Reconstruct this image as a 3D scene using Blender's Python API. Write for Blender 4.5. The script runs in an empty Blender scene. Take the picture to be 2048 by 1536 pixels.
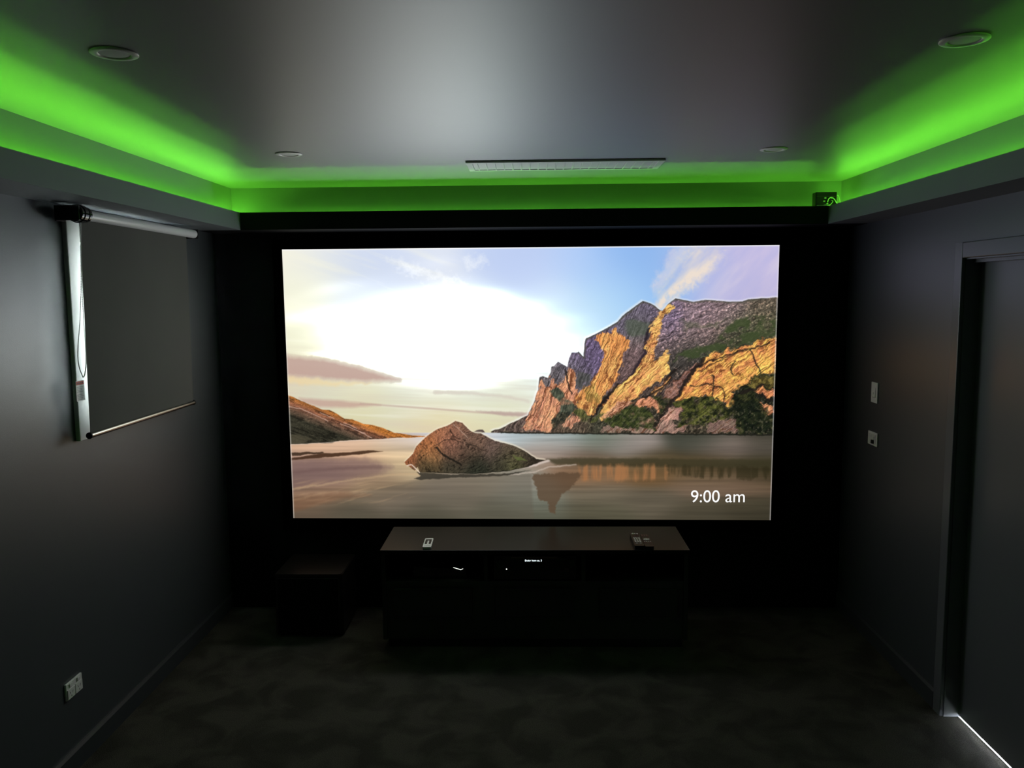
import bpy, bmesh, math, random
import numpy as np
from mathutils import Vector, Matrix
random.seed(4)
SC = bpy.context.scene
COL = SC.collection

# ------------------------------------------------------------------ camera
F_PX, PITCH, YAW, ROLL = 1649.895, 0.10869, -0.02647, 0.00861
EYE = Vector((0.0, 0.0, 1.90))
def cam_dir(x, z, y):
    c, s = math.cos(ROLL), math.sin(ROLL); x, z = c*x + s*z, -s*x + c*z
    c, s = math.cos(PITCH), math.sin(PITCH); y, z = c*y + s*z, -s*y + c*z
    c, s = math.cos(YAW), math.sin(YAW); x, y = c*x + s*y, -s*x + c*y
    return Vector((x, y, z))
right, up, back = cam_dir(1, 0, 0), cam_dir(0, 1, 0), -cam_dir(0, 0, 1)
cam = bpy.data.objects.new('camera', bpy.data.cameras.new('camera'))
COL.objects.link(cam)
cam.matrix_world = Matrix.Translation(EYE) @ Matrix((right, up, back)).transposed().to_4x4()
cam.data.sensor_fit = 'HORIZONTAL'; cam.data.sensor_width = 36.0
cam.data.lens = 36.0*F_PX/2048.0
cam.data.clip_start = 0.02
SC.camera = cam

# ------------------------------------------------------------------ world (overcast daylight outside) and view
SKY_STRENGTH = 85.0
w = bpy.data.worlds.new('world'); SC.world = w; w.use_nodes = True
bg = w.node_tree.nodes['Background']
bg.inputs[0].default_value = (0.86, 0.94, 1.0, 1); bg.inputs[1].default_value = SKY_STRENGTH
SC.view_settings.view_transform = 'Standard'; SC.view_settings.look = 'None'
SC.view_settings.gamma = 1.0; SC.view_settings.exposure = 0.0
try: SC.view_settings.use_curve_mapping = False
except Exception: pass
SCREEN_GAIN = 1.0        # picture values shown as they are
SCREEN_BOOST = 12.0         # added boost of the picture's sky above white, to light the room
LED_POWER = 150.0

# ------------------------------------------------------------------ room measures (metres, camera above the origin)
XL, XR, YS, YB = -1.868, 1.828, 4.867, -1.60      # side walls, screen wall, wall behind the camera
ZS, ZR, ZC = 2.266, 2.362, 2.517                   # bulkhead underside, bulkhead top, raised ceiling
XLI, XRI, YSI, YBI = -1.624, 1.610, 4.611, -1.30
TRD = .030                                          # depth of the lighting trough behind the bulkhead lips   # inner faces of the bulkheads
XLT, XRT, YST, YBT = -1.735, 1.743, 4.795, -1.42   # walls of the raised tray

# ------------------------------------------------------------------ materials
def mat(name, base, rough=.6, spec=.5, metal=0., bump=0., bscale=60., var=0., vscale=6., coat=0., emit=None, estr=0.):
    m = bpy.data.materials.new(name); m.use_nodes = True
    nt = m.node_tree; b = nt.nodes['Principled BSDF']
    b.inputs['Base Color'].default_value = (*base, 1); b.inputs['Roughness'].default_value = rough
    b.inputs['Specular IOR Level'].default_value = spec; b.inputs['Metallic'].default_value = metal
    b.inputs['Coat Weight'].default_value = coat
    tc = nt.nodes.new('ShaderNodeTexCoord')
    if var:
        n = nt.nodes.new('ShaderNodeTexNoise'); n.inputs['Scale'].default_value = vscale; n.inputs['Detail'].default_value = 6
        nt.links.new(tc.outputs['Object'], n.inputs['Vector'])
        r = nt.nodes.new('ShaderNodeMapRange'); r.inputs[1].default_value = .3; r.inputs[2].default_value = .7
        r.inputs[3].default_value = 1-var; r.inputs[4].default_value = 1+var
        nt.links.new(n.outputs['Fac'], r.inputs[0])
        v = nt.nodes.new('ShaderNodeVectorMath'); v.operation = 'SCALE'; v.inputs[0].default_value = base
        nt.links.new(r.outputs[0], v.inputs['Scale']); nt.links.new(v.outputs[0], b.inputs['Base Color'])
    if bump:
        n = nt.nodes.new('ShaderNodeTexNoise'); n.inputs['Scale'].default_value = bscale; n.inputs['Detail'].default_value = 4
        nt.links.new(tc.outputs['Object'], n.inputs['Vector'])
        k = nt.nodes.new('ShaderNodeBump'); k.inputs['Strength'].default_value = bump; k.inputs['Distance'].default_value = .002
        nt.links.new(n.outputs['Fac'], k.inputs['Height']); nt.links.new(k.outputs[0], b.inputs['Normal'])
    if emit:
        b.inputs['Emission Color'].default_value = (*emit, 1); b.inputs['Emission Strength'].default_value = estr
    return m

M = {}
M['wall'] = mat('wall_paint', (.050, .058, .065), .44, 1.0, bump=.12, bscale=220)
M['black_wall'] = mat('black_wall_paint', (.006, .006, .007), .8, .15, bump=.1, bscale=220)
M['ceiling'] = mat('ceiling_paint', (.20, .20, .215), .46, 1.0, bump=.05, bscale=9, var=.03, vscale=1.6)
M['bulkhead'] = mat('bulkhead_paint', (.15, .165, .18), .5, .4, bump=.08, bscale=200)
M['tray'] = mat('tray_wall_paint', (.22, .23, .24), .55, .3)
M['trim'] = mat('dark_gloss_trim', (.125, .13, .145), .35, .5)
M['skirting'] = mat('skirting_paint', (.045, .050, .055), .4, .4)
M['white'] = mat('white_plastic', (.82, .82, .80), .3, .5)
M['white_paint'] = mat('white_painted_timber', (.86, .85, .82), .45, .4)
M['fabric'] = mat('blockout_fabric', (.105, .102, .095), .85, .2, bump=.3, bscale=900, var=.05, vscale=3)
M['backing'] = mat('white_fabric_backing', (.80, .80, .78), .8, .2)
M['tube'] = mat('white_powder_coated_tube', (.80, .80, .82), .28, .5)
M['chrome'] = mat('satin_bronze_rail', (.42, .40, .36), .25, .5, metal=1.)
M['black'] = mat('black_plastic', (.010, .010, .011), .4, .4)
M['gloss_black'] = mat('gloss_black_plastic', (.008, .008, .009), .12, .5)
M['console'] = mat('console_black_laminate', (.030, .029, .027), .38, .4, bump=.05, bscale=300)
M['console_top'] = mat('console_top_satin', (.011, .0105, .010), .27, .16)
M['drawer'] = mat('smoked_drawer_front', (.020, .022, .022), .25, .5)
M['subtop'] = mat('black_ash_vinyl', (.010, .009, .008), .3, .5)
M['cloth'] = mat('speaker_cloth', (.006, .006, .006), .95, .1, bump=.4, bscale=1200)
M['velvet'] = mat('black_velvet', (.002, .002, .002), 1., 0.)
M['grey_key'] = mat('grey_key', (.62, .62, .60), .5, .3)
M['dark_key'] = mat('dark_grey_key', (.16, .08, .08), .5, .3)
M['red'] = mat('red_print', (.62, .12, .10), .6, .2)
M['print'] = mat('grey_print', (.35, .36, .36), .7, .2)
M['vent'] = mat('vent_white', (.72, .74, .72), .35, .5)
M['vent_in'] = mat('vent_shaft_grey', (.05, .055, .055), .6, .3)
M['lens'] = mat('frosted_lens', (.66, .68, .65), .5, .4)
M['alu'] = mat('window_aluminium', (.10, .10, .11), .4, .5, metal=.6)
M['tape'] = mat('led_tape', (.6, .6, .58), .5, .3)
M['tile'] = mat('hall_tile', (.62, .60, .55), .4, .4)
M['wire'] = mat('pale_wire', (.66, .70, .66), .3, .5)
M['led'] = mat('led_green', (.1, .1, .1), .5, .3, emit=(.19, 1.0, .045), estr=LED_POWER)
M['display'] = mat('display_glow', (.02, .02, .02), .4, .3, emit=(.85, .95, 1.0), estr=2.2)
M['indicator'] = mat('indicator_glow', (.02, .02, .02), .4, .3, emit=(.95, 1.0, .9), estr=1.6)
M['clock'] = mat('clock_glow', (.02, .02, .02), .4, .3, emit=(1., 1., 1.), estr=1.0)

# carpet: cut pile, brushed one way and the other
m = mat('carpet', (.05, .047, .041), 1., .05); M['carpet'] = m
nt = m.node_tree; b = nt.nodes['Principled BSDF']; tc = nt.nodes.new('ShaderNodeTexCoord')
n1 = nt.nodes.new('ShaderNodeTexNoise'); n1.inputs['Scale'].default_value = 5.; n1.inputs['Detail'].default_value = 5; n1.inputs['Distortion'].default_value = .5
mp = nt.nodes.new('ShaderNodeMapping'); mp.inputs['Scale'].default_value = (1, 1.0, 1)
nt.links.new(tc.outputs['Object'], mp.inputs[0]); nt.links.new(mp.outputs[0], n1.inputs['Vector'])
n2 = nt.nodes.new('ShaderNodeTexNoise'); n2.inputs['Scale'].default_value = 260.; n2.inputs['Detail'].default_value = 3
nt.links.new(tc.outputs['Object'], n2.inputs['Vector'])
r1 = nt.nodes.new('ShaderNodeMapRange'); r1.inputs[1].default_value = .40; r1.inputs[2].default_value = .58; r1.inputs[3].default_value = .68; r1.inputs[4].default_value = 1.1
nt.links.new(n1.outputs['Fac'], r1.inputs[0])
r2 = nt.nodes.new('ShaderNodeMapRange'); r2.inputs[1].default_value = .3; r2.inputs[2].default_value = .7; r2.inputs[3].default_value = .6; r2.inputs[4].default_value = 1.4
nt.links.new(n2.outputs['Fac'], r2.inputs[0])
mu = nt.nodes.new('ShaderNodeMath'); mu.operation = 'MULTIPLY'
nt.links.new(r1.outputs[0], mu.inputs[0]); nt.links.new(r2.outputs[0], mu.inputs[1])
v = nt.nodes.new('ShaderNodeVectorMath'); v.operation = 'SCALE'; v.inputs[0].default_value = (.066, .060, .050)
nt.links.new(mu.outputs[0], v.inputs['Scale']); nt.links.new(v.outputs[0], b.inputs['Base Color'])
bu = nt.nodes.new('ShaderNodeBump'); bu.inputs['Strength'].default_value = .8; bu.inputs['Distance'].default_value = .004
nt.links.new(n2.outputs['Fac'], bu.inputs['Height']); nt.links.new(bu.outputs[0], b.inputs['Normal'])

# window glass
m = bpy.data.materials.new('window_glass'); m.use_nodes = True; nt = m.node_tree; nt.nodes.clear(); M['glass'] = m
o = nt.nodes.new('ShaderNodeOutputMaterial'); t = nt.nodes.new('ShaderNodeBsdfTransparent'); g = nt.nodes.new('ShaderNodeBsdfGlossy')
g.inputs['Roughness'].default_value = .02; t.inputs[0].default_value = (.93, .96, .95, 1)
mx = nt.nodes.new('ShaderNodeMixShader'); fr = nt.nodes.new('ShaderNodeFresnel')
nt.links.new(fr.outputs[0], mx.inputs[0]); nt.links.new(t.outputs[0], mx.inputs[1]); nt.links.new(g.outputs[0], mx.inputs[2]); nt.links.new(mx.outputs[0], o.inputs[0])

# ------------------------------------------------------------------ mesh helpers
def new(): return bmesh.new()
def box(bm, x0, x1, y0, y1, z0, z1, bev=0., seg=2):
    vs = [bm.verts.new(p) for p in ((x0,y0,z0),(x1,y0,z0),(x1,y1,z0),(x0,y1,z0),(x0,y0,z1),(x1,y0,z1),(x1,y1,z1),(x0,y1,z1))]
    fs = [bm.faces.new([vs[i] for i in f]) for f in ((3,2,1,0),(4,5,6,7),(0,1,5,4),(1,2,6,5),(2,3,7,6),(3,0,4,7))]
    if bev:
        es = list({e for f in fs for e in f.edges})
        bmesh.ops.bevel(bm, geom=es, offset=bev, segments=seg, profile=.5, affect='EDGES')
    return bm
def bx(*a, **k): return box(new(), *a, **k)
def lathe(bm, prof, c, axis='Z', n=48):
    # prof: list of (radius, height); revolve about axis through c
    rings = []
    for r, h in prof:
        ring = []
        for i in range(n):
            a = 2*math.pi*i/n; p = (r*math.cos(a), r*math.sin(a), h)
            if axis == 'Y': p = (p[0], p[2], p[1])
            if axis == 'X': p = (p[2], p[0], p[1])
            ring.append(bm.verts.new((c[0]+p[0], c[1]+p[1], c[2]+p[2])))
        rings.append(ring)
    for a, b_ in zip(rings[:-1], rings[1:]):
        for i in range(n): bm.faces.new((a[i], a[(i+1)%n], b_[(i+1)%n], b_[i]))
    bm.faces.new(rings[0][::-1]); bm.faces.new(rings[-1])
    bmesh.ops.recalc_face_normals(bm, faces=bm.faces)
    return bm
def tube(bm, pts, r, n=10):
    pts = [Vector(p) for p in pts]; rings = []; u = None
    for i, p in enumerate(pts):
        d = (pts[min(i+1, len(pts)-1)]-pts[max(i-1, 0)]).normalized()
        if u is None: u = d.orthogonal().normalized()
        u = (u - d*u.dot(d)).normalized(); v_ = d.cross(u)
        rings.append([bm.verts.new(p + (u*math.cos(2*math.pi*k/n) + v_*math.sin(2*math.pi*k/n))*r) for k in range(n)])
    for a, b_ in zip(rings[:-1], rings[1:]):
        for i in range(n): bm.faces.new((a[i], a[(i+1)%n], b_[(i+1)%n], b_[i]))
    bm.faces.new(rings[0][::-1]); bm.faces.new(rings[-1])
    return bm
def prism(bm, poly, axis, a, b_):
    # poly of 2D points extruded along axis from a to b_
    def P(p, t): return {'X': (t, p[0], p[1]), 'Y': (p[0], t, p[1]), 'Z': (p[0], p[1], t)}[axis]
    A = [bm.verts.new(P(p, a)) for p in poly]; B = [bm.verts.new(P(p, b_)) for p in poly]
    n = len(poly)
    for i in range(n): bm.faces.new((A[i], A[(i+1)%n], B[(i+1)%n], B[i]))
    bm.faces.new(A[::-1]); bm.faces.new(B)
    bmesh.ops.recalc_face_normals(bm, faces=bm.faces)
    return bm
def rrect(x0, x1, y0, y1, r, n=6):
    out = []
    for cx, cy, s in ((x1-r, y1-r, 0), (x0+r, y1-r, 1), (x0+r, y0+r, 2), (x1-r, y0+r, 3)):
        for i in range(n+1):
            a = math.pi/2*(s + i/n); out.append((cx + r*math.cos(a), cy + r*math.sin(a)))
    return out
def obj(name, bm, m, parent=None, smooth=False, loc=None):
    me = bpy.data.meshes.new(name); bm.to_mesh(me); bm.free()
    if m is not None: me.materials.append(M[m] if isinstance(m, str) else m)
    if smooth:
        for p in me.polygons: p.use_smooth = True
        try: me.set_sharp_from_angle(angle=math.radians(35))
        except Exception: pass
    o = bpy.data.objects.new(name, me); COL.objects.link(o)
    if parent is not None:
        # the mesh is written in room coordinates: bring it into the frame of its thing
        base = parent; off = Vector((0, 0, 0)); rz = 0.
        o.parent = parent
        o.matrix_parent_inverse = world_of(parent).inverted()
    return o
def world_of(o):
    mtx = o.matrix_basis.copy()
    if o.parent is not None: mtx = world_of(o.parent) @ o.matrix_parent_inverse @ mtx
    return mtx
def thing(name, label, cat, loc=(0, 0, 0), group=None):
    o = bpy.data.objects.new(name, None); COL.objects.link(o); o.location = loc
    o.empty_display_size = .05
    o['label'] = label; o['category'] = cat
    if group: o['group'] = group
    return o
def tag(o, label, cat, group=None):
    o['label'] = label; o['category'] = cat
    if group: o['group'] = group
    return o
def struct(name, bm, m, parent=None, **k):
    o = obj(name, bm, m, parent, **k)
    if parent is None: o['kind'] = 'structure'
    return o
def sthing(name, loc):
    o = bpy.data.objects.new(name, None); COL.objects.link(o); o.location = loc; o['kind'] = 'structure'
    o.empty_display_size = .05
    return o
def text_obj(name, s, size, m, parent, mtx, extrude=.0003, sx=1.):
    cu = bpy.data.curves.new(name, 'FONT'); cu.body = s; cu.size = size; cu.extrude = extrude; cu.align_x = 'LEFT'
    tmp = bpy.data.objects.new(name + '_source', cu); COL.objects.link(tmp)
    dg = bpy.context.evaluated_depsgraph_get(); me = bpy.data.meshes.new_from_object(tmp.evaluated_get(dg))
    bpy.data.objects.remove(tmp); bpy.data.curves.remove(cu)
    me.transform(Matrix.Diagonal((sx, 1, 1, 1))); me.transform(mtx)
    me.materials.clear(); me.materials.append(M[m]); me.name = name
    o = bpy.data.objects.new(name, me); COL.objects.link(o)
    o.parent = parent; o.matrix_parent_inverse = world_of(parent).inverted()
    return o
FACE_CAM = Matrix(((1, 0, 0, 0), (0, 0, -1, 0), (0, 1, 0, 0), (0, 0, 0, 1)))   # text in the XZ plane, read from -Y

# ------------------------------------------------------------------
# ---- picture shown on the projection screen, painted from scratch ----
def picture_pixels(W=1400, H=784):
    rng = np.random.RandomState(7)
    def homog(src, dst):
        A=[]; b=[]
        for (x,y),(u,v) in zip(src,dst):
            A.append([x,y,1,0,0,0,-u*x,-u*y]); b.append(u)
            A.append([0,0,0,x,y,1,-v*x,-v*y]); b.append(v)
        h=np.linalg.solve(np.array(A,float),np.array(b,float)); return np.append(h,1).reshape(3,3)
    M=homog([(0,0),(1,0),(0,1),(1,1)],[(564,499),(1559,490),(587,1036),(1541,1040)])
    u,v=np.meshgrid((np.arange(W)+.5)/W,(np.arange(H)+.5)/H)
    w=M[2,0]*u+M[2,1]*v+1
    X=(M[0,0]*u+M[0,1]*v+M[0,2])/w; Y=(M[1,0]*u+M[1,1]*v+M[1,2])/w
    # noise: smooth value noise sampled at float coordinates
    tab=rng.rand(256,256)
    def vn(x,y):
        xi=np.floor(x).astype(int); yi=np.floor(y).astype(int); fx=x-xi; fy=y-yi
        fx=fx*fx*(3-2*fx); fy=fy*fy*(3-2*fy)
        a=tab[yi%256,xi%256]; b=tab[yi%256,(xi+1)%256]; c=tab[(yi+1)%256,xi%256]; d=tab[(yi+1)%256,(xi+1)%256]
        return (a*(1-fx)+b*fx)*(1-fy)+(c*(1-fx)+d*fx)*fy
    def fbm(x,y,o=5,g=.5):
        s=0; a=1; t=0
        for i in range(o):
            s=s+a*vn(x+17.3*i,y+9.1*i); t+=a; a*=g; x=x*2.03; y=y*2.03
        return s/t
    def ridge(x,y,o=4,g=.55):
        s=0; a=1; t=0
        for i in range(o):
            s=s+a*(1-np.abs(2*vn(x+31.7*i,y+5.3*i)-1)); t+=a; a*=g; x=x*2.07; y=y*2.07
        return s/t
    wx=(fbm(X/12,Y/12,5,.6)-.5)*2.2; wy=(fbm(X/12+50,Y/12+80,5,.6)-.5)*2.2
    def relief(ang,l,s_,amp):
        # surface relief lit from the upper left
        c_,n_=np.cos(ang),np.sin(ang); p=X*c_-Y*n_; q=X*n_+Y*c_
        h=ridge((p+wx*5)/l,(q+wy*5)/s_,5,.62)+.5*ridge((p+wx*3)/(l*.45)+40,(q+wy*3)/(s_*.45),4,.6)
        gy,gx=np.gradient(h); e=(-gx*.9-gy*.55)
        return np.clip(e/(e.std()*2.2),-1,1)*amp
    def mask(pts,rough=0.,soft=1.2):
        P=np.array(pts,float); x0,y0=P.min(0)-8-rough*2; x1,y1=P.max(0)+8+rough*2
        m=np.zeros((H,W)); sel=(X>x0)&(X<x1)&(Y>y0)&(Y<y1)
        if not sel.any(): return m
        r=np.where(sel.any(1))[0]; c=np.where(sel.any(0))[0]
        sl=(slice(r[0],r[-1]+1),slice(c[0],c[-1]+1))
        x=X[sl]+rough*2*wx[sl]; y=Y[sl]+rough*2*wy[sl]
        ins=np.zeros(x.shape,bool); d=np.full(x.shape,1e9)
        for i in range(len(P)):
            ax,ay=P[i]; bx,by=P[(i+1)%len(P)]
            if ay!=by:
                c_=((y>=min(ay,by))&(y<max(ay,by)))
                ins^=c_&(x<ax+(y-ay)*(bx-ax)/(by-ay))
            L=(bx-ax)**2+(by-ay)**2+1e-9
            t=np.clip(((x-ax)*(bx-ax)+(y-ay)*(by-ay))/L,0,1)
            d=np.minimum(d,np.hypot(x-ax-t*(bx-ax),y-ay-t*(by-ay)))
        s=np.where(ins,d,-d)/soft
        m[sl]=np.clip(s+.5,0,1); return m
    def line(pts,wd,rough=0.,soft=1.):
        m=np.zeros((H,W)); P=np.array(pts,float); e=8+wd+soft+rough*2; x0,y0=P.min(0)-e; x1,y1=P.max(0)+e
        sel=(X>x0)&(X<x1)&(Y>y0)&(Y<y1)
        if not sel.any(): return m
        r=np.where(sel.any(1))[0]; c=np.where(sel.any(0))[0]; sl=(slice(r[0],r[-1]+1),slice(c[0],c[-1]+1))
        x=X[sl]+rough*2*wx[sl]; y=Y[sl]+rough*2*wy[sl]; d=np.full(x.shape,1e9)
        for (ax,ay),(bx,by) in zip(pts[:-1],pts[1:]):
            L=(bx-ax)**2+(by-ay)**2
            t=np.clip(((x-ax)*(bx-ax)+(y-ay)*(by-ay))/L,0,1)
            d=np.minimum(d,np.hypot(x-ax-t*(bx-ax),y-ay-t*(by-ay)))
        m[sl]=np.clip((wd/2-d)/soft+.5,0,1); return m
    def field(cps,sig,ax=1.,ay=1.):
        num=np.zeros((H,W,3)); den=np.full((H,W,1),1e-12)
        for x,y,r,g,b in cps:
            wt=np.exp(-(((X-x)*ax)**2+((Y-y)*ay)**2)/(2*sig*sig))[...,None]+1e-9/(1+((X-x)**2+(Y-y)**2)[...,None])
            num+=wt*np.array([r,g,b]); den+=wt
        return num/den
    img=np.zeros((H,W,3))
    def over(m,c,a=1.):
        nonlocal img
        m=(m*a)[...,None]; img=img*(1-m)+np.asarray(c,float)*m
    # --- sky ---
    sky=field([(575,510,242,238,216),(640,515,222,226,232),(620,560,238,238,212),(700,520,200,212,238),(800,540,202,214,240),(880,535,220,226,238),
      (980,510,184,202,242),(1050,500,178,198,240),(1050,545,186,205,246),(1150,520,170,200,248),(1240,510,134,180,243),(1290,520,126,174,238),
      (1330,560,132,180,240),(1280,580,142,190,244),(1200,560,164,202,248),(1100,600,206,228,250),(1150,640,202,232,252),(1250,600,160,206,248),(1200,620,180,222,250),
      (900,680,240,250,250),(1000,650,228,254,252),(950,620,228,244,250),(800,670,236,248,246),(700,640,222,232,238),(710,590,210,222,236),(820,600,214,226,240),(600,600,240,240,212),
      (620,680,236,236,202),(700,700,240,242,220),(1060,700,228,252,252),(1110,680,218,244,252),(1120,740,226,246,248),(930,730,232,246,240),(830,720,240,242,232),
      (590,770,222,206,172),(700,785,230,226,192),(850,770,228,234,222),(950,790,222,230,216),(1040,790,224,228,210),(640,800,206,214,190),(800,820,214,214,184),(900,845,226,214,164),
      (1000,845,216,210,160),(700,840,214,204,152),(850,862,226,204,154),(1500,520,188,180,224),(1550,510,198,186,224),(1500,580,188,178,216),(1440,560,184,184,226),(1380,530,170,186,232)],38,.85,1.1)
    g_=sky.mean(2,keepdims=True); sky=g_+(sky-g_)*.86+6
    img=sky
    n=fbm((X+Y*.35)/170,(Y-X*.32)/17,5)          # thin streaks falling to the right
    over(np.clip((n-.5)*3.2,0,1)*np.clip((1000-X)/250,0,1)*np.clip((700-Y)/80,0,1),(246,244,226),.5)
    n2=fbm((X)/210+9,(Y-X*.04)/11,5)
    over(np.clip((n2-.53)*4,0,1)*np.clip((Y-670)/60,0,1),(214,196,182),.30)
    over(np.clip((.46-n2)*4,0,1)*np.clip((Y-640)/60,0,1),(250,250,238),.35)
    for pts,a in (([(780,515),(850,545),(930,562),(870,556),(800,538)],.5),([(850,575),(900,610),(960,625),(1060,640),(980,655),(900,640),(860,605)],.4),([(925,520),(965,512),(968,530),(935,532)],.45)):
        over(mask(pts,8,16),(248,250,250),a)
    over(mask([(570,712),(650,720),(720,736),(798,761),(730,764),(640,757),(570,752)],1.2,12),(192,160,150),.85)
    over(mask([(574,752),(660,762),(740,768),(660,772),(574,768)],2,7),(240,212,160),.6)
    over(mask([(598,797),(680,802),(760,811),(700,816),(640,815),(606,806)],.5,7),(196,162,148),.8)
    over(line([(720,808),(860,818),(960,826),(1060,832)],2.5,0,4),(188,160,148),.8)
    over(mask([(950,822),(1060,826),(1050,834),(1000,832)],1,4),(186,162,154),.8)
    over(line([(868,785),(930,786),(1000,793),(1055,803)],4,1,7),(204,184,176),.5)
    # slanting cloud on the right
    cl=fbm((X+Y*.9)/26,(Y-X*1.1)/120,4)
    over(mask([(1305,612),(1318,575),(1352,540),(1385,490),(1448,485),(1425,540),(1375,575),(1345,605),(1330,620)],10,26),(240,224,208),.95*np.clip(.45+(cl-.3)*1.8,0,1))
    over(mask([(1300,575),(1320,540),(1350,490),(1380,490),(1345,545),(1310,585)],6,12),(214,212,226),.6)
    over(np.clip((cl-.5)*4,0,1)*np.clip((X-1400)/60,0,1)*(Y<620),(214,206,226),.5)
    over(np.clip((.5-cl)*4,0,1)*np.clip((X-1300)/60,0,1)*(Y<620),(160,168,226),.2)
    # --- water and wet sand ---
    wat=field([(600,898,226,186,152),(700,888,224,190,164),(800,884,212,198,190),(880,872,214,212,214),(960,872,206,208,214),(780,905,226,194,150),(700,912,226,182,142),
      (590,925,140,112,104),(680,930,132,106,100),(650,955,122,98,92),(740,940,150,122,108),(600,970,112,92,84),(820,918,216,190,150),(800,940,200,178,140),(740,968,156,130,100),(640,985,158,126,98),
      (600,1000,140,108,82),(600,1028,92,74,60),(700,1025,80,74,60),(800,1000,120,108,94),(760,985,140,120,98),(900,1000,112,104,90),(900,965,146,132,116),(960,960,140,130,112),(850,1030,70,70,56),(1000,1025,84,84,70),(1050,1000,116,118,106),(1040,965,140,136,124),
      (1050,875,170,186,190),(1120,880,150,166,166),(1200,882,108,120,106),(1400,880,66,68,58),(1540,880,58,56,46),(1100,896,178,166,160),(1250,892,158,146,140),(1450,894,122,108,100),(1540,895,92,84,76),(1080,908,160,140,124),(1150,912,132,112,98),
      (1180,926,74,66,50),(1300,926,72,64,46),(1420,930,66,56,36),(1530,932,52,48,30),(1200,945,142,106,74),(1300,945,118,88,56),(1400,948,96,78,52),(1530,945,52,46,28),(1500,962,116,94,76),(1400,966,118,98,82),(1160,940,138,104,78),
      (1200,985,108,98,82),(1300,1000,92,84,70),(1500,1020,68,62,48),(1200,1025,84,80,64),(1540,1035,58,54,42),(1400,1025,76,70,56),(1060,1030,92,92,78)],20,.55,1.25)
    n=fbm(X/160,(Y-X*.0)/5.5,5)
    wat=wat*(1+(n-.5)[...,None]*.32)
    wm=np.clip((Y-866)/1.2+.5,0,1)
    img=img*(1-wm[...,None])+wat*wm[...,None]
    over(mask([(583,906),(610,904),(645,905),(648,908),(620,909),(585,913)],1,1.5),(62,46,34),.9)
    over(mask([(583,917),(640,908),(700,905),(735,901),(765,903),(730,908),(690,912),(583,921)],.6,2),(66,44,30),.9)
    over(mask([(583,925),(730,918),(785,935),(755,950),(640,968),(585,980)],2,12),(126,100,96),.55)
    over(line([(583,945),(700,936),(760,935)],6,1,7),(98,74,72),.45)
    over(line([(587,979),(690,962),(800,948),(860,950)],3,1,4),(196,166,128),.6)
    lo=mask([(587,1024),(680,998),(760,976),(830,960),(900,952),(1060,948),(1066,1045),(580,1045)],0,6)
    over(lo,(96,88,76),.42)
    sh=fbm((X)/40,(Y+X*.22)/4.5,4); over(np.clip((sh-.52)*5,0,1)*np.clip((Y-955)/14,0,1)*np.clip((1012-Y)/14,0,1)*np.clip((840-X)/80,0,1),(186,154,118),.35)
    over(mask([(560,1000),(680,983),(740,990),(640,1008),(586,1022)],2,10),(116,84,64),.45)
    over(mask([(1062,948),(1160,946),(1152,962),(1138,978),(1118,992),(1112,1010),(1110,1030),(1100,1024),(1094,1004),(1076,998),(1072,975)],3,3),(92,72,54),.8)
    over(mask([(1090,918),(1150,916),(1550,920),(1550,936),(1300,934),(1180,932),(1110,930)],1,5),(58,54,36),.7)
    rr=fbm(X/9,Y/60,4); over(mask([(1150,930),(1330,930),(1330,960),(1160,962)],3,8),(170,116,74),np.clip((rr-.38)*3,0,.75))
    over(mask([(1330,932),(1550,934),(1550,958),(1400,956),(1335,950)],3,6)*np.clip((rr-.42)*5,0,1),(44,40,24),.6)
    over(line([(1000,942),(1060,932),(1095,922)],4,1,3),(222,206,196),.8)
    over(line([(1015,950),(1060,946),(1100,934),(1150,930)],2.5,1,2),(206,190,176),.6)
    # --- left headland ---
    hill=[(574,790),(604,803),(644,820),(658,820.5),(671,827),(688,838),(704,839),(726,848),(756,853.5),(787,866),(824,871),(849,873),(849,874.5),(783,877),(732,880),(680,882),(665,886),(621,888),(574,890)]
    hm=mask(hill,.6,1.4)
    t=np.clip((Y-(793+(X-578)*.385))/40,0,1.3)
    st=ridge((X+Y)/46,(Y-X*.40)/6,4); st2=fbm((X)/22,(Y-X*.42)/3.5,4)
    c0=np.array([168,104,48.]);c1=np.array([132,86,64.]);c2=np.array([92,72,58.]);c3=np.array([50,48,38.])
    tt=t[...,None]*3
    hc=np.where(tt<1,c0+(c1-c0)*tt,np.where(tt<2,c1+(c2-c1)*(tt-1),c2+(c3-c2)*np.clip(tt-2,0,1)))
    hc=hc*(1+.25*relief(-.37,40,6,1.))[...,None]*(.72+.55*st2)[...,None]*(1.1-.35*(st>.72))[...,None]
    img=img*(1-hm[...,None])+hc*hm[...,None]
    for p in ([(578,813),(606,820),(632,832),(655,843)],[(680,848),(702,857),(728,867)],[(686,846),(712,857)],[(720,865),(742,876)],[(640,826),(668,838)]):
        over(line(p,1.3,.8,1.2),(214,180,164),.75)
    over(mask([(574,868),(600,872),(625,880),(600,888),(574,889)],2,3),(88,82,64),.6)
    over(line([(583,890),(640,887),(700,882),(783,878),(850,875)],1.3,.3,1.2),(228,206,190),.7)
    # --- right mountain ---
    mt=[(980,864),(988,860),(998,858),(1026,844),(1054,831),(1057,824),(1065,807),(1074,781),(1076,759),(1077,755),(1084,753),(1094,757),(1099,745),(1101,734),(1106,733),(1114,723.5),(1132,735),(1136,718),(1141,706),(1153,706),(1155,704),(1165,714),
      (1167,688),(1169.5,678),(1205,661),(1234,643.5),(1243,632),(1262,618),(1284,602.5),(1300,608),(1308,612),(1322,624),(1337,607),(1350,597),(1364,600),(1385,604),(1409,600),(1435,602.5),(1461,604),(1485,603),(1496,599),(1527,597),(1570,594),(1570,872),(1400,869),(1100,867),(980,866)]
    mm=mask(mt,.5,1.3)
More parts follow.
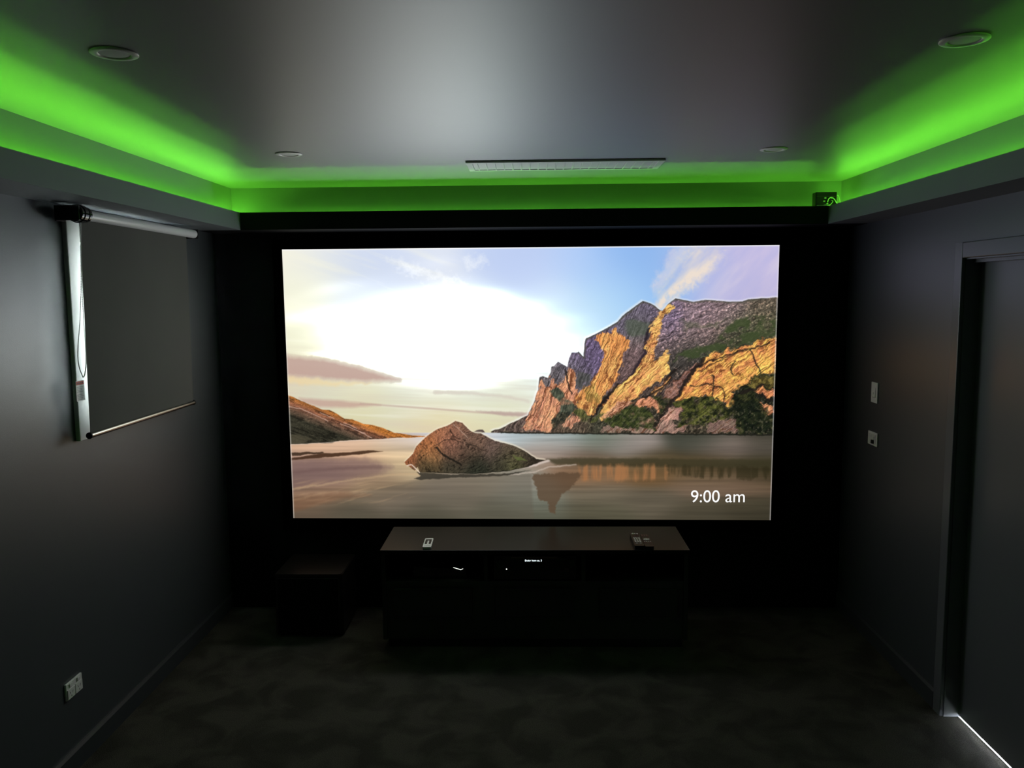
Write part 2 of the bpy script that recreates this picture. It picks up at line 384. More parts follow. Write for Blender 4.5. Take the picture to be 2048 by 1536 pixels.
    halo=mask([(x-(2.5 if x<1300 else 0),y-2.5) for x,y in mt],.5,4)*(Y<862)
    over(halo*(1-mm),(250,250,248),.6)
    # directional rock grain
    a1=(X+Y)/1.414; b1=(X-Y)/1.414   # b1 runs up-right
    def grain(ang,l,s,o=4):
        c,s_=np.cos(ang),np.sin(ang); p=X*c-Y*s_; q=X*s_+Y*c
        return ridge((p+wx*8)/l,(q+wy*8)/s,o)
    R_d=relief(.80,64,8,1.); R_f=relief(.3,34,8,1.); R_s=relief(1.2,70,8,1.); R_r=relief(.62,60,8,1.)
    b1_=np.clip((X-(1268+(Y-700)*-.45))/16+.5,0,1); b2_=np.clip((X-(1385+(Y-760)*-.5))/14+.5,0,1)
    mix3=lambda a,b,c: a*(1-b1_)+b*b1_*(1-b2_)+c*b2_
    RR=np.where(Y<700-(X-1430)*.2,np.where(X>1300,R_f,R_s),mix3(R_s,R_d,R_r))
    g_diag=grain(.85,22,5); g_steep=grain(1.35,24,4.5); g_flat=grain(.25,18,5); g_fine=fbm(X/3.2,Y/3.2,3)
    rock=field([(1284,620,104,96,126),(1250,650,112,100,138),(1180,690,112,96,142),(1185,720,108,90,140),(1150,725,110,98,132),(1150,755,96,92,104),(1115,740,106,104,116),(1085,760,104,96,98),(1120,760,112,104,112),
       (1262,700,124,96,100),(1250,740,112,86,86),(1270,655,100,106,92),(1290,640,104,92,118),(1340,650,124,104,144),(1400,630,146,120,136),(1460,625,142,116,124),(1530,615,106,94,78),(1330,680,128,104,112),(1380,670,126,104,106),(1420,660,132,106,108),(1360,700,104,88,88),
       (1480,650,84,86,62),(1540,650,82,84,56),(1450,690,62,66,44),(1380,715,60,64,56),(1350,730,56,58,52),(1380,745,74,60,60),(1340,770,78,64,60),(1200,850,64,66,50),(1250,850,62,56,44),(1040,855,104,82,76),(1010,858,92,78,72),(1300,850,60,56,44),(1500,850,36,40,28),(1420,850,64,58,44),(1150,845,96,78,62)],20)
    rock=(rock*.74+rock.mean(2,keepdims=True)*np.array([.36,.33,.31]))*(.64+.45*g_diag+.35*(g_fine-.5)*1.6)[...,None]*(1+.42*RR)[...,None]
    tx=np.clip((g_flat-.55)*4,0,1); 
    dark=np.clip((g_diag-.70)*7,0,1)
    rock=rock*(1-.35*dark)[...,None]
    hi=np.clip((g_fine-.62)*6,0,1)*(X>1300); rock=rock+hi[...,None]*np.array([52,40,34])
    img=img*(1-mm[...,None])+rock*mm[...,None]
    over(line(mt[20:42],7,1.5,4)*mm,(78,76,66),.75)
    # green slopes on the shaded upper part
    gn=fbm(X/16,Y/12,4)
    over(mask([(1432,688),(1445,665),(1461,646),(1485,635),(1554,628),(1554,668),(1500,684),(1440,702),(1405,718),(1345,722),(1352,705),(1390,695)],4,6),(62,74,44),np.clip((gn-.33)*4,0,.85))
    over(mask([(1250,640),(1270,640),(1310,650),(1292,672),(1262,672),(1250,662)],3,6),(78,90,72),.6)
    over(mask([(1360,640),(1400,650),(1450,640),(1430,655),(1370,660)],4,8),(78,84,62),.5)
    for p in ([(1322,625),(1303,648),(1292,670),(1288,705),(1262,748),(1236,775),(1205,806),(1175,838)],):
        over(line(p,6,2,3),(40,32,40),.85)
    # sunlit faces, with streaks running down the rock
    def streak(ang,l,s):
        c,n_=np.cos(ang),np.sin(ang); q0=X*c-Y*n_; q1=X*n_+Y*c
        return fbm((q0+wx*6)/l,(q1+wy*6)/s,5,.6)
    SK=mix3(streak(1.2,60,7),streak(.80,60,7),streak(.62,60,7))
    CK=mix3(grain(1.2,60,6),grain(.80,56,6),grain(.62,50,6))
    def lit(pts,c1,c2,gr,rough=4.,dk=(96,50,30),am=1.):
        m=mask(pts,rough,11.); m=np.clip((m-.5)*4+(SK-.5)*5.5+.75,0,1)*(m>0.02)*mm
        k=(.5*fbm(X/13,Y/13,3)+.5*SK)[...,None]; k=np.clip((k-.34)*3,0,1)
        c=(np.array(c1)*(1-k)+np.array(c2)*k)*np.array([.98,.98,1.02]); c=c*.90+c.mean(2,keepdims=True)*.10
        c=c*(.80+.36*gr)[...,None]*(.86+.28*g_fine)[...,None]*(1+np.where(RR>0,.22,.55)*RR)[...,None]
        cr=np.clip((CK-.74)*11,0,1)*.72; c=c*(1-cr[...,None])+np.array(dk)*cr[...,None]
        img[:]=img*(1-(m*am)[...,None])+np.clip(c,0,255)*(m*am)[...,None]
    lit([(1074,781),(1077,762),(1084,770),(1095,774),(1100,748),(1106,764),(1116,772),(1130,748),(1136,738),(1144,752),(1154,775),(1164,788),(1150,812),(1148,826),(1110,850),(1095,862),(1038,862),(1046,850),(1056,828),(1066,806)],(206,136,100),(236,164,110),grain(1.0,14,4))
    lit([(1190,671),(1210,668),(1222,668),(1229,655),(1236,668),(1243,668),(1262,680),(1256,692),(1248,702),(1242,725),(1238,745),(1233,762),(1215,786),(1199,808),(1185,822),(1168,830),(1150,815),(1148,797),(1163,777),(1183,760),(1199,737),(1206,707),(1200,692),(1189,682)],(226,142,72),(246,178,92),grain(1.25,26,4.5))
    lit([(1337,612),(1344,618),(1326,632),(1321,640),(1321,668),(1312,690),(1304,712),(1304,722),(1315,715),(1332,702),(1337,730),(1323,757),(1300,772),(1287,784),(1272,796),(1240,812),(1207,838),(1198,832),(1204,808),(1229,776),(1260,755),(1281,720),(1292,702),(1289,688),(1298,668),(1304,650),(1306,640),(1322,626)],(232,150,84),(250,194,96),grain(.9,22,4))
    lit([(1570,671),(1554,675),(1515,684),(1475,696),(1435,704),(1419,709),(1403,723),(1388,742),(1376,760),(1360,785),(1349,801),(1373,800),(1390,792),(1412,790),(1426,794),(1450,808),(1467,816),(1467,795),(1460,782),(1496,761),(1507,750),(1530,744),(1570,748)],(230,140,76),(248,186,80),np.maximum(grain(.45,16,4),g_fine*.98))
    lit([(1508,778),(1525,772),(1570,772),(1570,798),(1540,794),(1520,788)],(206,120,80),(232,150,84),g_diag)
    lit([(1511,803),(1522,806),(1545,812),(1545,828),(1536,832),(1520,822)],(206,120,80),(222,150,94),g_diag)
    lit([(1299,789),(1318,768),(1340,752),(1344,757),(1330,772),(1309,789)],(226,152,90),(242,182,90),g_diag)
    lit([(1321,795),(1335,780),(1352,771),(1358,777),(1350,790),(1340,799)],(176,128,110),(206,140,106),g_diag,am=.8)
    lit([(1346,770),(1365,750),(1398,728),(1400,734),(1380,755),(1360,776)],(120,88,82),(176,122,100),grain(.7,24,3),am=.8)
    lit([(1265,814),(1279,798),(1299,795),(1312,800),(1322,817),(1317,826),(1308,812),(1299,818)],(210,134,98),(232,156,100),g_diag)
    lit([(1205,834),(1222,818),(1250,802),(1268,806),(1240,824),(1212,842)],(206,144,110),(226,164,110),g_diag)
    lit([(1249,826),(1262,832),(1290,836),(1310,838),(1300,846),(1271,849)],(176,124,108),(200,140,116),g_diag)
    lit([(1323,842),(1334,814),(1348,812),(1364,812),(1356,836),(1340,843)],(176,126,110),(202,150,124),grain(.95,20,3.5))
    lit([(1120,850),(1150,828),(1168,826),(1160,842),(1130,858)],(196,132,100),(216,150,110),g_diag)
    lit([(1200,862),(1208,848),(1240,856),(1300,858),(1300,866),(1210,866)],(150,118,100),(176,140,116),g_steep,am=.85)
    lit([(1304,866),(1310,850),(1340,846),(1344,852),(1376,852),(1372,866)],(156,118,102),(182,140,118),grain(.95,16,3.5),am=.85)
    lit([(1415,866),(1420,846),(1440,840),(1468,838),(1480,842),(1470,864)],(140,104,92),(170,132,112),grain(1.1,18,4),am=.75)
    # vegetation
    def veg(pts,c1,c2,rough=4,am=.95,soft=3):
        m=mask(pts,rough,soft); k=np.clip((fbm(X/7,Y/6,4)-.34)*3.2,0,1)[...,None]
        c=(np.array(c1)*(1-k)+np.array(c2)*k)*(.88+.3*RR)[...,None]; c=c*.64+c.mean(2,keepdims=True)*np.array([.34,.31,.28])
        m=m*am*np.clip(.5+ (gn-.3)*3,0,1)
        img[:]=img*(1-m[...,None])+c*m[...,None]
    veg([(1098,782),(1112,774),(1124,786),(1130,800),(1142,806),(1150,816),(1140,830),(1118,826),(1120,806),(1104,792)],(58,76,62),(86,104,82),2)
    veg([(1150,745),(1180,748),(1176,768),(1160,778),(1152,765)],(74,82,76),(96,100,96),3,.7)
    veg([(1163,777),(1184,768),(1190,785),(1202,800),(1190,814),(1172,802)],(150,120,40),(206,170,60),4,.7)
    veg([(1144,822),(1158,818),(1176,832),(1210,828),(1186,846),(1160,842)],(76,90,40),(120,124,54),3)
    veg([(1100,842),(1118,824),(1140,824),(1120,848),(1104,862)],(44,52,44),(74,80,58),3)
    veg([(1206,842),(1236,822),(1262,812),(1300,824),(1316,846),(1304,858),(1250,858),(1222,852)],(44,60,28),(82,98,38))
    veg([(1336,816),(1352,804),(1396,793),(1424,793),(1448,812),(1462,830),(1444,842),(1400,850),(1346,856),(1360,838),(1366,814)],(34,44,22),(106,114,36))
    veg([(1300,792),(1318,790),(1340,800),(1346,806),(1320,830),(1310,800)],(40,50,30),(90,92,40),3)
    veg([(1452,820),(1462,795),(1480,782),(1508,752),(1560,745),(1560,775),(1508,776),(1510,800),(1545,832),(1560,838),(1560,870),(1480,868),(1470,840)],(26,36,22),(70,76,34),5)
    veg([(1495,768),(1515,750),(1560,752),(1560,772),(1525,772),(1510,778)],(120,96,30),(214,178,60),5,.7)
    veg([(1470,812),(1500,800),(1516,815),(1540,838),(1540,866),(1490,866)],(22,32,22),(38,50,28),5)
    # dark clefts
    for p,wd in (([(1408,718),(1385,744),(1368,768),(1352,795),(1336,812),(1322,832),(1306,854)],7),([(1343,757),(1320,778),(1300,790),(1285,796)],4),([(1350,740),(1330,760)],5),([(1424,793),(1428,772),(1424,752)],3),
                 ([(1445,806),(1450,788),(1440,776),(1408,768),(1380,774)],2.4),([(1380,742),(1410,726),(1450,712),(1490,700),(1540,688)],3),([(1395,745),(1430,725),(1470,708)],2),([(1525,770),(1510,778),(1480,786)],5),([(1128,740),(1134,765),(1142,790)],3),([(1236,768),(1212,796),(1196,816),(1178,842)],5),
                 ([(1500,700),(1510,720),(1520,745)],3),([(1470,725),(1462,740),(1466,750)],3),([(1520,790),(1540,800),(1555,806)],4)):
        over(line(p,wd,2.2,2)*mm,(34,28,26),.82)
    rf=np.clip((fbm(X/4+7,Y/4,3)-.60)*8,0,1)
    over(rf*mm*np.clip((Y-800)/30,0,1),(150,136,110),.35)
    over(line([(1000,866),(1150,867.5),(1300,868.5),(1400,869),(1560,871)],3,.8,1.5),(34,34,28),.9)
    over(line([(1322,624),(1310,640),(1297,655)],3,1.5,1.5),(240,190,120),.75)
    # --- islet and boulder ---
    over(mask([(944,866),(952,861),(958,859.5),(963,860),(968,865.5)],.4),(88,76,72))
    bl=[(808,925),(825,908),(831,893),(850,875),(871,860),(894,851),(909,843),(923,846),(939,863),(948,867),(959,867),(987,882),(1021,890),(1046,901),(1070,918),(1089,921),(1070,927),(1054,934),(1012,943),(946,948),(838,945),(834,934),(828,942),(818,934),(811,930)]
    over(mask([(832,945),(900,949),(1010,948),(1060,940),(1012,952),(920,955),(836,960),(826,958),(840,952)],1,2),(58,54,46),.9)
    bm=mask(bl,.6,1.3)
    over(mask([(x,y-2.5) for x,y in bl],.5,4)*(1-bm)*(Y<925),(246,234,206),.75)
    bc=field([(815,922,138,88,60),(850,890,160,104,68),(880,865,152,104,76),(860,910,140,104,70),(850,935,92,78,54),(900,870,140,100,84),(915,850,122,92,76),(900,900,122,90,76),(940,880,112,90,78),(930,905,92,72,62),(900,930,58,56,46),(950,930,42,46,38),(980,900,96,82,76),(1020,905,88,76,68),(1000,925,56,56,46),(1050,915,60,54,46),(950,890,104,84,72),(940,912,50,48,40),(850,942,52,50,40),(1070,922,44,40,34),(1025,920,76,80,52)],14)
    q=ridge((X*.5+Y*.9)/20+wx,(Y*.5-X*.85)/6+wy,5); q2=ridge((X-Y*.6)/26+3,(Y+X*.5)/7,4)
    qq=np.where(X+ (Y-870)*.25<915,q,q2)
    bc=bc*np.array([1.13,1.08,1.04])*(.62+.52*qq)[...,None]*(.89+.22*g_fine)[...,None]*(1+.27*np.where(X+(Y-870)*.25<915,relief(-1.0,24,9,1.),relief(-.5,24,8,1.)))[...,None]
    bc=bc*(1-.5*np.clip((qq-.76)*9,0,1))[...,None]
    img=img*(1-bm[...,None])+bc*bm[...,None]
    for p,wd,c in (([(872,896),(880,908),(900,918),(922,930)],4,(26,24,20)),([(900,860),(905,873),(918,879)],2,(48,34,28)),([(906,850),(920,862),(932,876)],1.6,(190,156,136)),([(870,892),(885,882),(905,880),(922,886)],1.6,(60,44,36)),
                   ([(834,934),(834,920),(842,900)],2,(96,70,46)),([(930,885),(950,895),(975,905)],2,(60,48,40)),([(838,946),(946,949),(1012,944),(1060,935)],4,(22,22,18))):
        over(line(p,wd,1.5,1.6)*bm,c,.8)
    over(line([(813,932),(822,930),(832,940),(838,945)],2.2,1,1.2),(236,214,194),.85)
    over(mask([(1020,912),(1040,914),(1052,922),(1034,922)],2,2),(96,104,58),.8)
    over(line([(560,500.2),(1565,490.8)],2.6,0,1.2),(250,250,250),.8)
    over(line([(1557.8,486),(1540,1044)],2.,0,1.2),(240,236,240),.5)
    over(line([(565,496),(588,1040)],2.,0,1.2),(240,236,226),.5)
    img=np.clip(img,0,255)/255
    lin=np.where(img<=.04045,img/12.92,((img+.055)/1.055)**2.4)
    return lin, X, Y, mm, hm, bm

# ------------------------------------------------------------------ the room
WIN = (3.36, 4.17, 1.43, 2.13)            # window opening in the left wall: y0, y1, z0, z1
DOOR = (2.755, 3.575, 2.045)              # door opening in the right wall: y0, y1, top
T = .12
bm = new(); box(bm, XL-T, XR+.064, YB-T, YS+T, -.06, 0); box(bm, XR+.064, XR+T, YB-T, DOOR[0], -.06, 0); box(bm, XR+.064, XR+T, DOOR[1], YS+T, -.06, 0)
struct('floor', bm, 'carpet')
struct('trim_6', bx(XR+.064, XR+T, DOOR[0], DOOR[1], -.06, .001), 'white_paint')
struct('floor_hallway', bx(XR+T, XR+1.4, DOOR[0]-.6, DOOR[1]+.6, -.06, 0.0), 'tile')
bm = new()
box(bm, XL-T, XL, YB-T, WIN[0], 0, ZC+.1); box(bm, XL-T, XL, WIN[1], YS+T, 0, ZC+.1)
box(bm, XL-T, XL, WIN[0], WIN[1], 0, WIN[2]); box(bm, XL-T, XL, WIN[0], WIN[1], WIN[3], ZC+.1)
struct('wall_left', bm, 'wall')
bm = new()
box(bm, XR, XR+T, YB-T, DOOR[0], 0, ZC+.1); box(bm, XR, XR+T, DOOR[1], YS+T, 0, ZC+.1)
box(bm, XR, XR+T, DOOR[0], DOOR[1], DOOR[2], ZC+.1)
struct('wall_right', bm, 'wall')
struct('wall_front', bx(XL, XR, YS, YS+T, 0, ZC+.1), 'black_wall')
struct('wall_back', bx(XL, XR, YB-T, YB, 0, ZC+.1), 'wall')
# raised ceiling and the walls of its tray
struct('ceiling', bx(XLT-.02, XRT+.02, YBT-.02, YST+.02, ZC, ZC+.08), 'ceiling')
bm = new()
box(bm, XL, XLT, YB, YS, ZR-TRD, ZC+.02); box(bm, XRT, XR, YB, YS, ZR-TRD, ZC+.02)
box(bm, XLT, XRT, YST, YS, ZR-.044, ZC+.02); box(bm, XLT, XRT, YB, YBT, ZR-TRD, ZC+.02)
struct('trim_5', bm, 'tray')
# bulkheads round the room, each a boxed beam
LT = .016; ZT = ZR-TRD; ZT3 = ZR-.044
bm = bx(XL, XLI, YB, YSI, ZS, ZT); box(bm, XLI-LT, XLI, YB, YSI, ZT, ZR); struct('trim_1', bm, 'bulkhead')
bm = bx(XRI, XR, YB, YSI, ZS, ZT); box(bm, XRI, XRI+LT, YB, YSI, ZT, ZR); struct('trim_2', bm, 'bulkhead')
bm = bx(XL, XR, YSI, YS, ZS, ZT3); box(bm, XLI-LT, XRI+LT, YSI, YSI+LT, ZT3, ZR); struct('trim_3', bm, 'black_wall')
bm = bx(XLI, XRI, YB, YBI, ZS, ZT); box(bm, XLI-LT, XRI+LT, YBI-LT, YBI, ZT, ZR); struct('trim_4', bm, 'bulkhead')
# skirting boards
def skirting(x0, x1, sx, y0, y1):
    # profile across x, chamfered top; sx = side the wall lies on
    w = -1 if sx < 0 else 1; xw = x0 if w < 0 else x1
    prof = [(xw, 0), (xw-w*.014, 0), (xw-w*.014, .078), (xw-w*.006, .09), (xw, .09)]
    return prism(new(), prof, 'Y', y0, y1)
struct('baseboard_left', skirting(XL, XL, -1, YB, YS), 'skirting')
struct('baseboard_right', skirting(XR, XR, 1, DOOR[1]+.065, YS), 'skirting')
struct('baseboard_right_rear', skirting(XR, XR, 1, YB, DOOR[0]-.065), 'skirting')
struct('baseboard_front', bx(XL+.014, XR-.014, YS-.014, YS, 0, .09), 'black_wall')

# door: casing, lining with stop, flush leaf hung at the far side of the lining
d = sthing('door_1', (XR, (DOOR[0]+DOOR[1])/2, 0))
bm = new()
cw, ct = .055, .016
prism(bm, rrect(XR-ct, XR+.002, DOOR[1]-.006, DOOR[1]+.004+cw, .004, 3), 'Z', 0, DOOR[2]+cw)
prism(bm, rrect(XR-ct, XR+.002, DOOR[0]-.004-cw, DOOR[0]+.006, .004, 3), 'Z', 0, DOOR[2]+cw)
box(bm, XR-ct, XR+.002, DOOR[0]+.006, DOOR[1]-.006, DOOR[2]-.010, DOOR[2]+cw, bev=.003)
struct('casing', bm, 'trim', d)
bm = new()
box(bm, XR, XR+T, DOOR[1]-.012, DOOR[1]+.002, 0, DOOR[2]); box(bm, XR, XR+T, DOOR[0]-.002, DOOR[0]+.012, 0, DOOR[2])
box(bm, XR, XR+T, DOOR[0]+.012, DOOR[1]-.012, DOOR[2]-.016, DOOR[2]+.002)
box(bm, XR+.030, XR+.060, DOOR[0]+.012, DOOR[1]-.012, DOOR[2]-.030, DOOR[2]-.016)
struct('door_lining', bm, 'trim', d)
leaf = struct('door_leaf', bx(XR+.062, XR+.098, DOOR[0]+.0122, DOOR[1]-.0122, .011, DOOR[2]-.0163, bev=.0015), 'trim', d)

# window: aluminium frame, one glass pane, white timber lining and surround
wn = sthing('window_1', (XL, (WIN[0]+WIN[1])/2, WIN[2]))
y0, y1, z0, z1 = WIN
bm = new(); f = .035
for a in ((y0, y0+f, z0, z1), (y1-f, y1, z0, z1), (y0+f, y1-f, z0, z0+f), (y0+f, y1-f, z1-f, z1)):
    box(bm, XL-.105, XL-.065, *a, bev=.003)
struct('window_frame', bm, 'alu', wn)
struct('window_pane', bx(XL-.088, XL-.082, y0+f-.005, y1-f+.005, z0+f-.005, z1-f+.005), 'glass', wn)
bm = new(); q = .010
for a in ((y0, y0+q, z0, z1), (y1-q, y1, z0, z1), (y0+q, y1-q, z0, z0+q), (y0+q, y1-q, z1-q, z1)):
    box(bm, XL-.065, XL+.004, *a)
SUR = (3.272, 4.262, 1.318, 2.252, .020)
for a in ((SUR[0], y0+.004, SUR[2], SUR[3]), (y1-.004, SUR[1], SUR[2], SUR[3]), (y0+.004, y1-.004, SUR[2], z0+.004), (y0+.004, y1-.004, z1-.004, SUR[3])):
    box(bm, XL, XL+SUR[4], *a, bev=.003)
struct('window_surround', bm, 'white_paint', wn)

# ------------------------------------------------------------------ projection screen
C4 = {'tl': (-1.467, 2.170), 'tr': (1.419, 2.167), 'bl': (-1.460, .562), 'br': (1.409, .545)}
YF = YS-.022
ps = thing('projection_screen', 'big projection screen on the front wall glowing with a coastal mountain scene', 'screen', (0, YS, .53))
obj('screen_panel', bx(-1.50, 1.455, YF+.002, YS, .515, 2.20), 'velvet', ps)
lin, PX, PY = picture_pixels(1200, 672)[:3]
# oval brightness boost put into the picture's sky so the screen lights the room
L = lin @ np.array([.3, .5, .2]); s_ = np.clip((L-.70)/.25, 0, 1)**1.6
rad = np.hypot((PX-880)/172, (PY-672)/74)*(1+.07*np.sin(PX/61+PY/23)+.07*np.sin(PY/13-PX/90)+.04*np.sin(PX/29+PY/7))
s_ = s_*np.exp(-rad**2.3)
lin = lin*(1+SCREEN_BOOST*s_)[..., None]
Hh, Ww = lin.shape[:2]
img = bpy.data.images.new('projected_picture', Ww, Hh, alpha=False, float_buffer=True)
img.colorspace_settings.name = 'Linear Rec.709'
buf = np.ones((Hh, Ww, 4), np.float32); buf[..., :3] = lin[::-1]
img.pixels.foreach_set(buf.ravel()); img.update(); img.pack()
m = bpy.data.materials.new('projected_light'); m.use_nodes = True; nt = m.node_tree; nt.nodes.clear()
o_ = nt.nodes.new('ShaderNodeOutputMaterial'); em = nt.nodes.new('ShaderNodeEmission'); ti = nt.nodes.new('ShaderNodeTexImage'); uvn = nt.nodes.new('ShaderNodeUVMap')
ti.image = img; ti.extension = 'EXTEND'; ti.interpolation = 'Cubic'; em.inputs[1].default_value = SCREEN_GAIN
nt.links.new(uvn.outputs[0], ti.inputs[0]); nt.links.new(ti.outputs[0], em.inputs[0]); nt.links.new(em.outputs[0], o_.inputs[0])
bm = new(); uvl = bm.loops.layers.uv.new('UVMap'); NX, NY = 6, 4; grid = []
for j in range(NY+1):
    row = []
    for i in range(NX+1):
        s, t_ = i/NX, j/NY
        top = Vector(C4['tl']).lerp(Vector(C4['tr']), s); bot = Vector(C4['bl']).lerp(Vector(C4['br']), s)
        p = bot.lerp(top, t_); row.append((bm.verts.new((p[0], YF, p[1])), (s, t_)))
    grid.append(row)
for j in range(NY):
    for i in range(NX):
        q4 = [grid[j][i], grid[j][i+1], grid[j+1][i+1], grid[j+1][i]]
        fc = bm.faces.new([a for a, _ in q4])
        for lp, (_, c) in zip(fc.loops, q4): lp[uvl].uv = c
scr = obj('lit_picture', bm, m, ps)
bm = new(); fr = .022
box(bm, -1.522, -1.497, YF-.010, YS, .493, 2.222, bev=.002); box(bm, 1.452, 1.477, YF-.010, YS, .493, 2.222, bev=.002)
box(bm, -1.497, 1.452, YF-.010, YS, .493, .518, bev=.002); box(bm, -1.497, 1.452, YF-.010, YS, 2.197, 2.222, bev=.002)
obj('screen_border', bm, 'velvet', ps)
text_obj('clock_text', '9:00 am', .106, 'clock', scr, Matrix.Translation((.930, YF-.002, .655)) @ FACE_CAM, extrude=.0004, sx=.97)

# ------------------------------------------------------------------ ceiling fittings
def downlight(x, y, label):
    t = thing('downlight', label, 'ceiling light', (x, y, ZC), 'recessed ceiling downlights')
    prof = [(.058, -.0005), (.058, -.003), (.0560, -.0045), (.043, -.0060), (.0395, -.0050), (.0375, -.0030), (.0375, -.0004)]
    obj('trim_ring', lathe(new(), prof, (x, y, ZC)), 'white', t, smooth=True)
    obj('lens', lathe(new(), [(.0372, -.0004), (.0372, -.0028), (.030, -.0034), (.0001, -.0036)], (x, y, ZC)), 'lens', t, smooth=True)
    return t
downlight(-1.060, 2.147, 'white round downlight at the near left of the ceiling, above the blind side')
downlight(-1.064, 3.665, 'small white downlight at the far left of the ceiling, left of the air vent')
downlight(1.049, 3.705, 'small white downlight at the far right of the ceiling, right of the air vent')
downlight(1.071, 2.151, 'white round downlight at the near right of the ceiling, toward the door side')

v_ = thing('air_vent', 'long slim white linear air vent in the ceiling near the screen', 'air vent', (.152, 4.047, ZC))
vx0, vx1, vy0, vy1 = -.312, .616, 3.917, 4.176
bm = new(); fw = .030
for a in ((vx0, vx1, vy0, vy0+fw*.8), (vx0, vx1, vy1-fw*.8, vy1), (vx0, vx0+fw, vy0+fw*.8, vy1-fw*.8), (vx1-fw, vx1, vy0+fw*.8, vy1-fw*.8)):
    box(bm, *a, ZC-.011, ZC-.0005, bev=.0025)
obj('vent_frame', bm, 'vent', v_)
obj('vent_back', bx(vx0+fw, vx1-fw, vy0+.024, vy1-.024, ZC-.0025, ZC-.0005), 'vent_in', v_)
for k in range(3):
    yy = vy0+.024 + (k+.5)*(vy1-vy0-.048)/3
    bm = prism(new(), [(yy-.028, ZC-.0040), (yy-.026, ZC-.0034), (yy+.028, ZC-.0078), (yy+.026, ZC-.0086)], 'X', vx0+fw, vx1-fw)
    obj('slat', bm, 'lens', v_)
for k in range(21):
    xx = vx0+fw + (k+.5)*(vx1-vx0-2*fw)/21
    obj('fin', bx(xx-.003, xx+.003, vy0+.025, vy1-.025, ZC-.0100, ZC-.0070), 'vent', v_)

# green strips lying on the bulkheads against the tray walls
def strip(name_label, p0, p1, inward, rows):
    p0, p1 = Vector(p0), Vector(p1); d_ = (p1-p0); n = int(d_.length/.052); u = d_.normalized(); iv = Vector(inward)
    t = thing('led_strip', name_label, 'light strip', tuple((p0+p1)/2), 'green light strips in the ceiling cove')
    def slab(bm, a, b_, w0, w1, z0, z1):
        q_ = [a+iv*w0, b_+iv*w0, b_+iv*w1, a+iv*w1]; xs = [q.x for q in q_]; ys = [q.y for q in q_]
        box(bm, min(xs), max(xs), min(ys), max(ys), z0, z1)
    bm = new(); slab(bm, p0, p1, rows[0][0]-.002, rows[-1][1]+.002, p0.z, p0.z+.0012); obj('tape', bm, 'tape', t)
    bm = new()
    for k in range(n):
        c = p0+u*(k+.5)*d_.length/n
        for w0, w1 in rows: slab(bm, c-u*.006, c+u*.006, w0, w1, p0.z+.0012, p0.z+.0030)
    o = obj('led_chips', bm, 'led', t); o['kind'] = 'stuff'
strip('green light strip hidden along the left ceiling bulkhead, above the blind', (XLT, YBT+.04, ZT), (XLT, YST-.03, ZT), (1, 0, 0), ((.006, .014), (.036, .044)))
strip('green light strip hidden along the right ceiling bulkhead, above the door', (XRT, YBT+.04, ZT), (XRT, YST-.03, ZT), (-1, 0, 0), ((.006, .014), (.036, .044)))
strip('green light strip with visible dots along the front bulkhead above the screen', (XLT+.03, YST, ZT3), (XRT-.12, YST, ZT3), (0, -1, 0), ((.006, .018),))

lc = thing('led_controller', 'small dark glossy control box with pale wires on the bulkhead corner above the screen', 'controller', (1.607, 4.66, ZT3))
obj('case', bx(1.549, 1.664, 4.640, 4.700, ZT3, ZR+.078, bev=.004), 'gloss_black', lc)
obj('cover_seam', bx(1.556, 1.657, 4.6385, 4.640, ZR+.054, ZR+.056), 'black', lc)
for i, pts in enumerate(([(1.612, 4.636, ZR+.022), (1.616, 4.628, ZR+.040), (1.630, 4.625, ZR+.046), (1.645, 4.624, ZR+.036), (1.655, 4.624, ZR+.020), (1.668, 4.63, ZR+.006)],
             [(1.600, 4.636, ZR+.008), (1.615, 4.627, ZR+.006), (1.628, 4.625, ZR+.012), (1.637, 4.625, ZR+.026), (1.634, 4.637, ZR+.032)],
             [(1.664, 4.65, ZR+.060), (1.674, 4.645, ZR+.056), (1.680, 4.640, ZR+.030), (1.682, 4.640, ZR+.006)],
             [(1.55, 4.624, ZR+.004), (1.58, 4.6235, ZR+.004), (1.60, 4.624, ZR+.004), (1.625, 4.626, ZR+.005)])):
    P = [Vector(p) for p in pts]; sm = []
    for a in range(len(P)-1):
        p0, p1, p2, p3 = P[max(a-1, 0)], P[a], P[a+1], P[min(a+2, len(P)-1)]
        for k in range(6):
            s = k/6; sm.append(.5*((2*p1)+(p2-p0)*s+(2*p0-5*p1+4*p2-p3)*s*s+(3*p1-p0-3*p2+p3)*s**3))
    obj('wire', tube(new(), sm+[P[-1]], (.0026, .002, .0014, .0016)[i]), 'wire', lc, smooth=True)
for (px, pz) in ((1.594, .028), (1.611, .014), (1.597, .006), (1.600, .045), (1.636, .045)):
    obj('terminal', bx(px-.005, px+.005, 4.634, 4.640, ZR+pz-.003, ZR+pz+.003, bev=.001), 'wire', lc)

